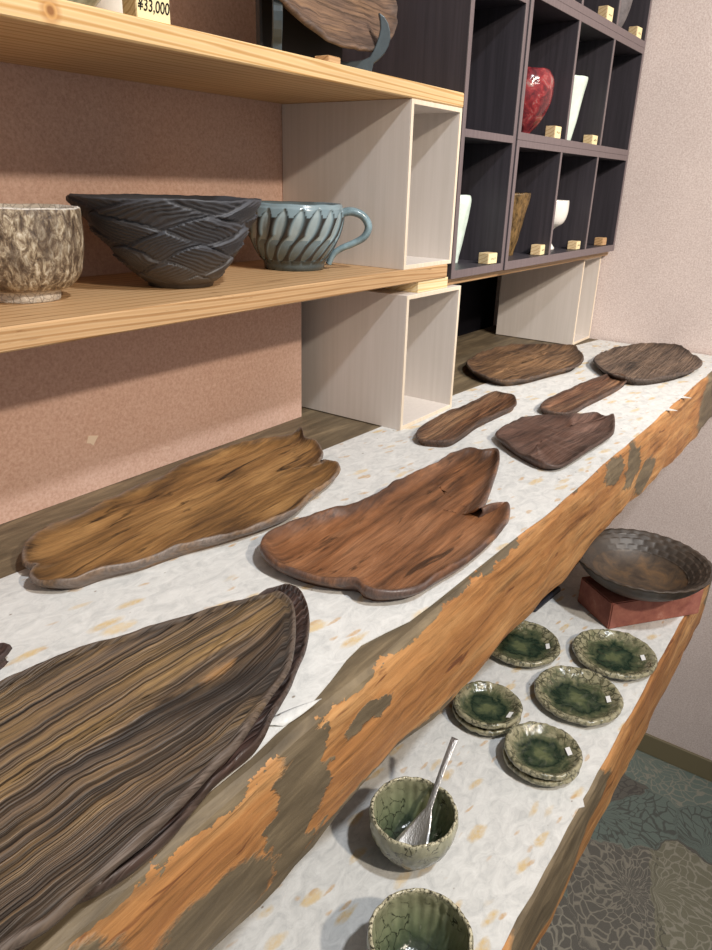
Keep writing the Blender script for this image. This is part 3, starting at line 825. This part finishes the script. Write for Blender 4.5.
def flute(th, s):
    best = 0.0
    for row, (cnt, c0, hl, sl) in enumerate(((19, 0.62, 0.31, 0.45), (19, 0.25, 0.27, 0.9))):
        a = th / (2 * math.pi) * cnt - (s - c0) * sl * 2.6 + row * .86
        k = math.floor(a); f = a - k - .5
        jit = .06 * noise.noise((k * 3.7, row * 5, 1))
        q = (s - c0 - jit) / hl
        if abs(q) < 1:
            wdt = .44 * (1 - abs(q) ** 2.6)
            e = 1 - abs(f) / max(wdt, 1e-3)
            best = max(best, min(1, e * 1.8)) if e > 0 else best
    return best
def fl(i, th, r, z):
    if b0 <= i < b1:
        s = (i - b0) / (b1 - b0)
        if s < .93: r -= 0.0030 * flute(th, s) - .0015
    if z > .075: z += .0012 * noise.noise((math.cos(th) * 2.5, math.sin(th) * 2.5, 4))
    return r, z
def ga(i, th):
    if b0 <= i < b1:
        s = (i - b0) / (b1 - b0)
        if s > .92: return 0.55
        if s < .02: return 0.2
        f = flute(th, s)
        return 0.05 + .75 * f if f > 0 else (0.5 if s > .78 else 0.02)
    return 0.25 if i < b0 else 0.4
lathe('cup_body', body, M['blue'], mg, 264, fl, {'groove': ga})
def tube(name, path, rad, mat, parent=None, n=12, flat=1.0):
    V, F = [], []
    P = [Vector(p) for p in path]
    up0 = None
    for i, p in enumerate(P):
        d = (P[min(i + 1, len(P) - 1)] - P[max(i - 1, 0)]).normalized()
        if up0 is None:
            up0 = Vector((0, 0, 1)) if abs(d.z) < .9 else Vector((1, 0, 0))
        side = d.cross(up0).normalized(); up0 = side.cross(d).normalized()
        rr = rad[i] if hasattr(rad, '__len__') else rad
        for j in range(n):
            a = 2 * math.pi * j / n
            V.append(p + side * (rr * math.cos(a) * flat) + up0 * (rr * math.sin(a)))
    for i in range(len(P) - 1):
        for j in range(n):
            k = (j + 1) % n
            F.append((i * n + j, i * n + k, (i + 1) * n + k, (i + 1) * n + j))
    F.append(tuple(range(n))); F.append(tuple((len(P) - 1) * n + j for j in range(n)))
    return mesh(name, V, F, mat, parent, True)
hp = smooth_prof([(0.060, 0.071), (0.074, 0.0735), (0.089, 0.068), (0.0965, 0.055), (0.091, 0.042), (0.076, 0.033), (0.062, 0.027), (0.0515, 0.019), (0.0450, 0.006)], 6)
tube('handle', [(x, 0, z) for x, z in hp], [0.0058 - .0020 * i / len(hp) for i in range(len(hp))], M['blue_rim'], mg, 12, 1.5)

# ------------------------------------------------------------------ upper shelf things
ZU = 1.6502
M['tag_wood'] = m_pine('tag_wood', hexc('d0b88f'), hexc('dac49d'), hexc('bd9f74'))
M['tag_card'] = m_plain('cream_card', hexc('e6d6a8'), 0.8, 0.2, 0, 200, 0.06)
M['ink'] = m_plain('black_ink', hexc('1d1a1a'), 0.7, 0.1)
def price_block(loc, rz, label, group, size=(0.030, 0.019, 0.018), text=None, mat='tag_wood'):
    b = empty('price_block', loc, rz)
    w, d, h = size
    box('block', (-w / 2, -d / 2, 0), (w / 2, d / 2, h), M[mat], b, 0.0006)
    box('price_card', (-w / 2 + .0005, -d / 2 - .0007, 0.0008), (w / 2 - .0005, -d / 2 - .00005, h - .0008), M['tag_card'] if mat == 'tag_wood' else M[mat], b, 0)
    if text:
        cu = bpy.data.curves.new('price_text', 'FONT'); cu.body = text; cu.size = 0.0104; cu.shear = 0.15; cu.extrude = 0.0001; cu.align_x = 'CENTER'
        cu.offset = 0.00012
        tmp = bpy.data.objects.new('tmp', cu); col.objects.link(tmp)
        me = bpy.data.meshes.new_from_object(tmp.evaluated_get(bpy.context.evaluated_depsgraph_get()))
        bpy.data.objects.remove(tmp)
        me.materials.clear(); me.materials.append(M['ink'])
        for v in me.vertices:
            v.co.x *= 0.92
            v.co.y *= 1.25
        t_ = bpy.data.objects.new('price_text', me); col.objects.link(t_); t_.parent = b
        t_.rotation_euler = (R(90), 0, 0); t_.location = (0.0, -d / 2 - .0009, 0.0085)
    elif mat == 'tag_wood':
        V, F = [], []
        rs = random.Random(int(loc[0] * 1000))
        x = -w * .22
        while x < w * .32:
            a = rs.uniform(.0015, .0032); z = h * .42 + rs.uniform(-.001, .001); k = len(V)
            for (dx, dz) in ((0, 0), (.0009, 0), (.0012, a), (.0003, a)):
                V.append((x + dx, -d / 2 - .0009, z + dz))
            F.append((k, k + 1, k + 2, k + 3)); x += .0022
        mesh('price_text', V, F, M['ink'], b)
    prop(b, label, 'price tag', group)
    return b
price_block((0.490, 0.583, ZU), R(-8), 'cream price block reading 33,000 yen on the upper shelf', 'price blocks', (0.0335, 0.022, 0.034), '¥33,000')
price_block((0.742, 0.578, ZU), R(0), 'small reddish wood block under the displayed plate', 'price blocks', (0.022, 0.02, 0.008), None, 'pine_mid')

# pot and white dish whose feet show at the top edge
t = NT('striped_celadon')
wv = t.noise(t.map((120, 120, 6)), 1, 3, 0.5)
c = t.ramp(wv.outputs[0], [(0.35, hexc('7d8478')), (0.65, hexc('aab0a2'))])
M['celadon'] = t.done(c, 0.3)
prof = smooth_prof([(0, .003), (.028, .003), (.03, 0), (.033, 0), (.036, .006), (.055, .03), (.062, .07), (.058, .1), (.052, .11), (.049, .108), (.055, .07), (.048, .03), (.02, .012), (0, .012)], 3)
o = lathe('ceramic_pot', prof, M['celadon'], None, 64, None, None, (0.428, 0.640, ZU))
prop(o, 'grey-green striped pot whose foot shows beside the 33,000 yen block', 'pot')
M['white_glaze'] = m_plain('white_glaze', hexc('e4e0d8'), 0.25, 0.5, 0, 40, 0.08, 0.1)
prof = smooth_prof([(0, .002), (.02, .002), (.022, 0), (.025, 0), (.027, .006), (.034, .03), (.037, .06), (.0355, .061), (.032, .03), (.02, .01), (0, .009)], 3)
o = lathe('white_cup', prof, M['white_glaze'], None, 64, None, None, (0.540, 0.690, ZU))
prop(o, 'white cup standing behind the 33,000 yen block', 'cup')

# plate stand with plate
M['lacquer'] = m_plain('dark_slate_lacquer', hexc('3c474d'), 0.35, 0.5, 0, 50, 0.2, 0.1)
HX, HY = 0.800, 0.715
st = empty('plate_stand', (HX, HY, ZU))
prop(st, 'dark hooked folding plate stand on the upper shelf', 'plate stand')
bp = closed_curve([(0.0, 0.0), (.018, 0.0), (.03, .007), (.085, .008), (.098, 0.0), (.122, 0.0), (.121, .018), (.134, .030), (.142, .048), (.138, .068), (.127, .078), (.130, .062), (.124, .040), (.110, .024), (.05, .021), (.03, .026), (.019, .045), (.012, .12), (.008, .2), (0.0, .2)], 90)
for ang_, sc in ((R(-135), 1.0), (R(-50), 1.08)):
    n = len(bp); V = []
    ca, sa = math.cos(ang_), math.sin(ang_)
    for s in (-.0055, .0055):
        for p in bp:
            V.append((p.x * sc * ca - s * sa, p.x * sc * sa + s * ca, max(p.y, 0)))
    F = [tuple(range(n)), tuple(range(n, 2 * n))] + [(i, (i + 1) % n, n + (i + 1) % n, n + i) for i in range(n)]
    o = mesh('bracket', V, F, M['lacquer'], st)
    bv = o.modifiers.new('bev', 'BEVEL'); bv.width = 0.0012; bv.segments = 2; bv.limit_method = 'ANGLE'
box('cross_board', (-.075, -.052, 0), (.085, -.042, .075), m_plain('black_lacquer', hexc('17181b'), 0.5), st, 0.002)
M['w_plate'] = m_tray('brown_display_wood', hexc('8f7056'), hexc('735c4d'), hexc('564740'), hexc('5c4f48'), 12, 0, 0.4, 0.4)
circ = [(0.178 * (1 + .07 * noise.noise((math.cos(a) * 1.5, math.sin(a) * 1.5, 3.3))) * math.cos(a), 0.12 * (1 + .07 * noise.noise((math.cos(a) * 1.5, math.sin(a) * 1.5, 7.7))) * math.sin(a)) for a in [2 * math.pi * i / 16 for i in range(16)]]
pl = tray('display_plate', circ, 0, 0.014, M['w_plate'], 'large uneven brown wooden plate leaning on the dark stand', 'plate', None, 11, 120, 0.006, 0.5, 0.3, 0.02, 0.002, 0.0)
pl.rotation_euler = (R(66), 0, R(4))
pl.location = (0.822, 0.664, ZU + 0.132)

# ------------------------------------------------------------------ pottery in the cubbies
ZC1 = ZB + .0148; ZC2 = 1.6117; ZC3 = 1.8292
M['red'] = None
t = NT('red_lava_glaze')
n1 = t.noise(t.map(), 45, 5, 0.65, 1.0)
c = t.ramp(n1.outputs[0], [(0.36, hexc('4a1f24')), (0.48, hexc('6e282d')), (0.58, hexc('8c3234')), (0.68, hexc('8d6a66'))])
t.bump(n1.outputs[0], 0.3, 0.003)
M['red'] = t.done(c, 0.15, 0.5)
M['mint'] = m_plain('pale_mint_glaze', hexc('d3e2d6'), 0.3, 0.5, 0, 90, 0.1, 0.15)
M['bronze'] = m_plain('gold_brown_glaze', hexc('6d5533'), 0.35, 0.5, 0.2, 160, 0.9, 0.8, (1, 1, 0.4))
M['greyclay'] = m_plain('grey_clay', hexc('6d6869'), 0.5, 0.4, 0, 50, 0.3, 0.3)
def cup(name, prof, mat, loc, label, cat, amp=0.002, group=None):
    def w_(i, th, r, z):
        return (r + amp * noise.noise((math.cos(th) * 2 + loc[0] * 9, math.sin(th) * 2, z * 30)) if r > .01 else r, z + (amp * .8 * noise.noise((math.cos(th) * 2, math.sin(th) * 2, loc[0] * 9)) if z > .04 and r > .01 else 0))
    o = lathe(name, smooth_prof(prof, 4), mat, None, 64, w_, None, loc)
    return prop(o, label, cat, group)
cup('ceramic_cup', [(0, .002), (.016, .002), (.018, 0), (.022, .0), (.023, .008), (.034, .020), (.048, .044), (.056, .070), (.0545, .094), (.047, .108), (.043, .1085), (.045, .094), (.051, .070), (.043, .04), (.015, .016), (0, .016)], M['red'], (1.375, 0.622, ZC2), 'glossy crimson rounded cup in the dark cubbies', 'cup', 0.0025)
cup('ceramic_tumbler', [(0, .002), (.017, .002), (.019, 0), (.0215, 0), (.023, .004), (.030, .038), (.037, .088), (.0425, .114), (.0405, .117), (.035, .088), (.02, .03), (.008, .01), (0, .01)], M['mint'], (1.568, 0.617, ZC2), 'pale mint tapered tumbler in the cubby beside the red cup', 'tumbler', 0.0015)
cup('ceramic_cup', [(0, .002), (.017, .002), (.019, 0), (.022, 0), (.0235, .010), (.030, .04), (.040, .092), (.0435, .110), (.041, .111), (.036, .092), (.022, .03), (.008, .012), (0, .012)], M['bronze'], (1.357, 0.622, ZC1), 'gold-brown textured cup in the lowest row of cubbies', 'cup', 0.003)
cup('ceramic_goblet', [(0, .001), (.017, .001), (.019, .0), (.0195, .004), (.013, .014), (.011, .030), (.015, .042), (.032, .054), (.039, .072), (.0395, .096), (.037, .097), (.035, .076), (.024, .058), (.008, .052), (0, .052)], M['white_glaze'], (1.560, 0.617, ZC1), 'white footed goblet in the lowest row of cubbies', 'goblet', 0.0012)
cup('ceramic_vase', [(0, .002), (.014, .002), (.016, 0), (.019, .0), (.020, .01), (.024, .03), (.030, .065), (.034, .095), (.033, .107), (.029, .110), (.026, .10), (.022, .05), (.01, .02), (0, .02)], M['mint'], (1.155, 0.632, ZB + .0128), 'pale white-green vase half hidden behind the upper white box', 'vase', 0.0015)
cup('ceramic_cup', [(0, .002), (.014, .002), (.016, 0), (.02, .0), (.022, .006), (.034, .03), (.044, .07), (.046, .1), (.043, .102), (.04, .07), (.03, .03), (.01, .012), (0, .012)], M['greyclay'], (1.755, 0.612, ZC3), 'dark grey tapered cup in the topmost cubby by the end wall', 'cup', 0.002)
PB = 'price blocks'
price_block((1.196, 0.574, ZB + .0128), R(-4), 'price block on the base of the narrow dark unit', PB)
price_block((1.4165, 0.574, ZC1), R(5), 'price block in front of the gold-brown cup', PB, (0.028, 0.019, 0.019))
price_block((1.618, 0.574, ZC1), R(4), 'price block in front of the white goblet', PB, (0.029, 0.019, 0.017))
price_block((1.795, 0.574, ZC1), R(0), 'darker wood block in the empty cubby of the lowest row', PB, (0.029, 0.019, 0.017), None, 'pine_mid')
price_block((1.420, 0.572, ZC2), R(-3), 'price block in front of the crimson cup', PB, (0.026, 0.019, 0.021))
price_block((1.626, 0.572, ZC2), R(0), 'price block in front of the pale mint tumbler', PB, (0.031, 0.019, 0.018))
price_block((1.41, 0.572, ZC3), R(0), 'price block in the first cubby of the topmost row', PB, (0.027, 0.019, 0.023))
price_block((1.615, 0.572, ZC3), R(-3), 'price block in the middle cubby of the topmost row', PB, (0.030, 0.019, 0.026))
price_block((1.815, 0.572, ZC3), R(-5), 'price block before the dark grey cup', PB, (0.027, 0.019, 0.023))

# ------------------------------------------------------------------ lower plank pottery
ZL = LT + .0014
M['green_big'] = m_green('green_plate_glaze', 0.064, 0)
M['green_small'] = m_green('green_dish_glaze', 0.050, 3)
M['sticker'] = m_plain('white_sticker', hexc('f2f2f0'), 0.6, 0.3)
def dish(r, h, loc, rz, mat, label, group, seed, sticker=True, cat='dish'):
    d = empty('green_dish', loc, rz)
    pf = smooth_prof([(0, .002), (r * .55, .002), (r * .58, 0), (r * .63, 0), (r * .72, h * .18), (r * .92, h * .42), (r * .985, h * .62), (r * .99, h * .85), (r * .96, h * .99), (r * .90, h * .98), (r * .80, h * .72), (r * .66, h * .40), (r * .45, h * .30), (r * .2, h * .27), (0, h * .26)], 4)
    def w_(i, th, rr, z):
        if rr > r * .6:
            e = min(1, (rr / r - .6) / .3)
            rr += e * r * (.022 * noise.noise((math.cos(th) * 2.2 + seed, math.sin(th) * 2.2, 1)) + .016 * noise.noise((math.cos(th) * 7 + seed, math.sin(th) * 7, z * 150)))
            z += e * h * (.10 * noise.noise((math.cos(th) * 9, math.sin(th) * 9 + seed, rr * 60)) + .10 * noise.noise((math.cos(th) * 2.5, math.sin(th) * 2.5 + seed, 7))) * (1 if z > h * .3 else 0)
        elif i > 20:
            z += h * .05 * noise.noise((rr * math.cos(th) * 120 + seed, rr * math.sin(th) * 120, 3))
        return rr, z
    lathe('glazed_dish', pf, mat, d, 120, w_)
    if sticker:
        # small price sticker on the inner wall, lying along the slope
        a = R(sticker) - rz
        s = box('price_sticker', (-.0030, -.0065, 0), (.0030, .0065, .0004), M['sticker'], d, 0)
        s.location = (r * .69 * math.cos(a), r * .69 * math.sin(a), h * .40 + .0028)
        s.rotation_euler = (0, R(-22), a)
    prop(d, label, cat, group)
    return d
GD = 'green glazed dishes on the lower plank'
SA = -62
dish(0.0625, 0.0165, (0.882, 0.2185, ZL), 0.4, M['green_big'], 'larger single green dish in the middle of the lower plank', GD, 1.3, SA)
dish(0.0640, 0.0165, (1.014, 0.2075, ZL), 2.1, M['green_big'], 'larger single green dish nearest the brick', GD, 4.1, SA)
dish(0.0620, 0.0165, (0.951, 0.3370, ZL), 3.7, M['green_big'], 'single green dish partly tucked under the table edge', GD, 7.7, SA)
dish(0.0475, 0.0150, (0.771, 0.3085, ZL), 1.2, M['green_small'], 'bottom dish of the small green pair tucked by the table edge', GD, 2.2, False)
dish(0.0475, 0.0150, (0.770, 0.3080, ZL + .0116), 2.6, M['green_small'], 'top dish of the small green pair tucked by the table edge', GD, 5.2, SA - 25)
dish(0.0490, 0.0150, (0.735, 0.2135, ZL), 0.2, M['green_small'], 'bottom dish of the small green pair nearest the spoon bowl', GD, 9.2, False)
dish(0.0490, 0.0150, (0.734, 0.2125, ZL + .0116), 4.4, M['green_small'], 'top dish of the small green pair nearest the spoon bowl', GD, 6.4, SA + 10)

M['gbowl'] = m_greenbowl()
def green_bowl(loc, label, seed):
    pf = [(0, .003), (.017, .003), (.019, 0), (.0225, 0), (.024, .004), (.034, .014), (.043, .030), (.0475, .046), (.0478, .058), (.0467, .0625), (.0440, .0625), (.0432, .057), (.0425, .045), (.037, .026), (.026, .012), (.012, .008), (0, .0075)]
    pf = smooth_prof(pf, 4); L = len(pf)
    def w_(i, th, r, z):
        if r > .03:
            r += .0011 * noise.noise((math.cos(th) * 3 + seed, math.sin(th) * 3, z * 40)) + .0008 * noise.noise((math.cos(th) * 9, math.sin(th) * 9 + seed, z * 120)) + (.0007 * math.sin(th * 26) if i > 44 else 0)
        if z > .05: z += .0014 * noise.noise((math.cos(th) * 3.5, math.sin(th) * 3.5 + seed, 2))
        return r, z
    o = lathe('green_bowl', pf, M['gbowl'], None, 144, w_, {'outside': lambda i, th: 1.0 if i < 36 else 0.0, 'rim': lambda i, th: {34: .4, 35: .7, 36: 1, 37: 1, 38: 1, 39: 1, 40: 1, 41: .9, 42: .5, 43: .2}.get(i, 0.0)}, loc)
    return prop(o, label, 'bowl', 'small green glazed bowls')
B1 = (0.5205, 0.2770); B2 = (0.4045, 0.1990)
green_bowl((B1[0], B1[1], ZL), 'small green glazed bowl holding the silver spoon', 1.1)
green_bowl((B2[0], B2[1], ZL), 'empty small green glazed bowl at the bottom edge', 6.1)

# hammered spoon
t = NT('hammered_silver')
vo = t.vor(t.map((1, 1.6, 1)), 420)
t.bump(vo.outputs['Distance'], 0.3, 0.0010)
M['silver'] = t.done(hexc('d8d6d4'), 0.42, 0.5, 1.0)
tip = Vector((B1[0] - .0215, B1[1] - .0055, ZL + .0175)); neck = Vector((0.5440, 0.2715, 0.8860)); top = Vector((0.6085, 0.2777, 0.9370))
V, F = [], []
rows = []
N = 40
for i in range(N + 1):
    s = i / N
    if s < .42:
        q = s / .42
        p = tip.lerp(neck, q)
        w_ = 0.0195 * (min(1, (q + .02) * 7) ** .5) * (1 - .80 * q ** 1.5) + .0005
        sag = -.0035 * math.sin(q * math.pi)
    else:
        q = (s - .42) / .58
        p = neck.lerp(top, q)
        w_ = 0.0027 + .0013 * q ** 1.5 + (.0011 * (1 - q) ** 6)
        sag = .004 * math.sin(q * math.pi)
    rows.append((p + Vector((0, 0, sag)), w_, 0.004 * (1 - (s / .42)) if s < .42 else 0))
ax = (top - tip).normalized(); sd = ax.cross(Vector((0, 0, 1))).normalized()
nm = sd.cross(ax).normalized()
for p, w_, dish_ in rows:
    for side, th_ in ((1, .0007), (-1, -.0007)):
        for j in range(9):
            u = (j / 8 * 2 - 1) * side
            V.append(p + sd * (u * w_) + nm * (th_ * (1 - .5 * abs(u)) - dish_ * (1 - u * u)))
for i in range(N):
    for j in range(18):
        k = (j + 1) % 18
        F.append((i * 18 + j, i * 18 + k, (i + 1) * 18 + k, (i + 1) * 18 + j))
F.append(tuple(range(18))); F.append(tuple(N * 18 + j for j in range(18)))
o = mesh('silver_spoon', V, F, M['silver'], None, True)
prop(o, 'hammered silver spoon with a broad head standing in the green bowl', 'spoon')

# brick and dark bowl
t = NT('red_brick')
n1 = t.noise(t.map(), 60, 6, 0.7); n2 = t.noise(t.map(), 14, 3, 0.5)
c = t.ramp(n1.outputs[0], [(0.3, hexc('88524a')), (0.6, hexc('a2695a')), (0.78, hexc('b88a7c'))])
c = t.mix(0.3, c, t.ramp(n2.outputs[0], [(0.3, 0.7), (0.7, 1.15)]), 'MULTIPLY')
t.bump(n1.outputs[0], 0.4, 0.002)
M['brick'] = t.done(c, 0.85, 0.2)
BZ = math.atan2(-0.112, 0.149)
bc = (1.194, 0.2210)
bm = bmesh.new()
bmesh.ops.create_cube(bm, size=1)
for v in bm.verts:
    v.co = Vector((v.co.x * .187, v.co.y * .092, v.co.z * .051 + .0255))
bmesh.ops.bevel(bm, geom=bm.edges[:], offset=.002, segments=2, affect='EDGES')
me = bpy.data.meshes.new('red_brick'); bm.to_mesh(me); bm.free(); me.materials.append(M['brick'])
o = bpy.data.objects.new('red_brick', me); col.objects.link(o); o.location = (bc[0], bc[1], ZL); o.rotation_euler = (0, 0, BZ)
prop(o, 'plain red brick holding up the dark bowl on the lower plank', 'brick')
t = NT('dark_bronze_glaze')
n1 = t.noise(t.map(), 35, 5, 0.6, 0.5)
c = t.ramp(n1.outputs[0], [(0.3, hexc('2f2823')), (0.5, hexc('493d32')), (0.72, hexc('664f38'))])
c = t.mix(t.attr('rim'), c, hexc('3d3732'))
t.bump(n1.outputs[0], 0.25, 0.002)
M['bronzebowl'] = t.done(c, 0.48, 0.45)
pf = [(0, .003), (.038, .003), (.041, 0), (.046, 0), (.050, .004), (.074, .014), (.095, .030), (.107, .0455), (.112, .052), (.112, .055), (.108, .0545)]
pf = smooth_prof(pf, 3); k0 = len(pf)
inn = smooth_prof([(.108, .0545), (.101, .0505), (.092, .044), (.082, .034), (.076, .028)], 8); k1 = k0 + len(inn)
pf = pf + inn[1:] + smooth_prof([(.076, .028), (.062, .018), (.045, .011), (.02, .008), (0, .0075)], 4)[1:]
def sc_(i, th, r, z):
    if k0 <= i < k1 - 4:
        row = (i - k0) / 7.0
        k = math.floor(row)
        a = th / (2 * math.pi) * 28 + (.5 if k % 2 else 0)
        f = a - math.floor(a) - .5; g = row - k
        env = .0015 * max(0, 1 - (f * f * 4) ** 1.2) * (1 - g) ** .7 * (.25 + 1.0 * max(0, math.cos(th + .5)))
        z += env; r -= env * .4
    if r > .1: r += .0018 * noise.noise((math.cos(th) * 2, math.sin(th) * 2, 6)); z += .0022 * noise.noise((math.cos(th) * 1.6, math.sin(th) * 1.6, 3)) + .0006 * math.sin(th * 34)
    return r, z
o = lathe('ceramic_bowl', pf, M['bronzebowl'], None, 272, sc_, {'rim': lambda i, th: .8 if k0 - 3 <= i < k1 - 4 else (.4 if i < k0 else 0)}, (1.176, 0.2255, ZL + .0515))
prop(o, 'dark bronze-brown bowl with a scaly rim resting on the red brick', 'bowl')
o = box('slate_dish', (-.05, -.025, 0), (.05, .025, .010), m_plain('navy_slate', hexc('262831'), 0.5, 0.3, 0, 60, 0.2, 0.2), None, 0.003)
o.location = (1.115, 0.378, ZL); o.rotation_euler = (0, 0, R(-5))
prop(o, 'dark slate slab half hidden under the table edge', 'slab')
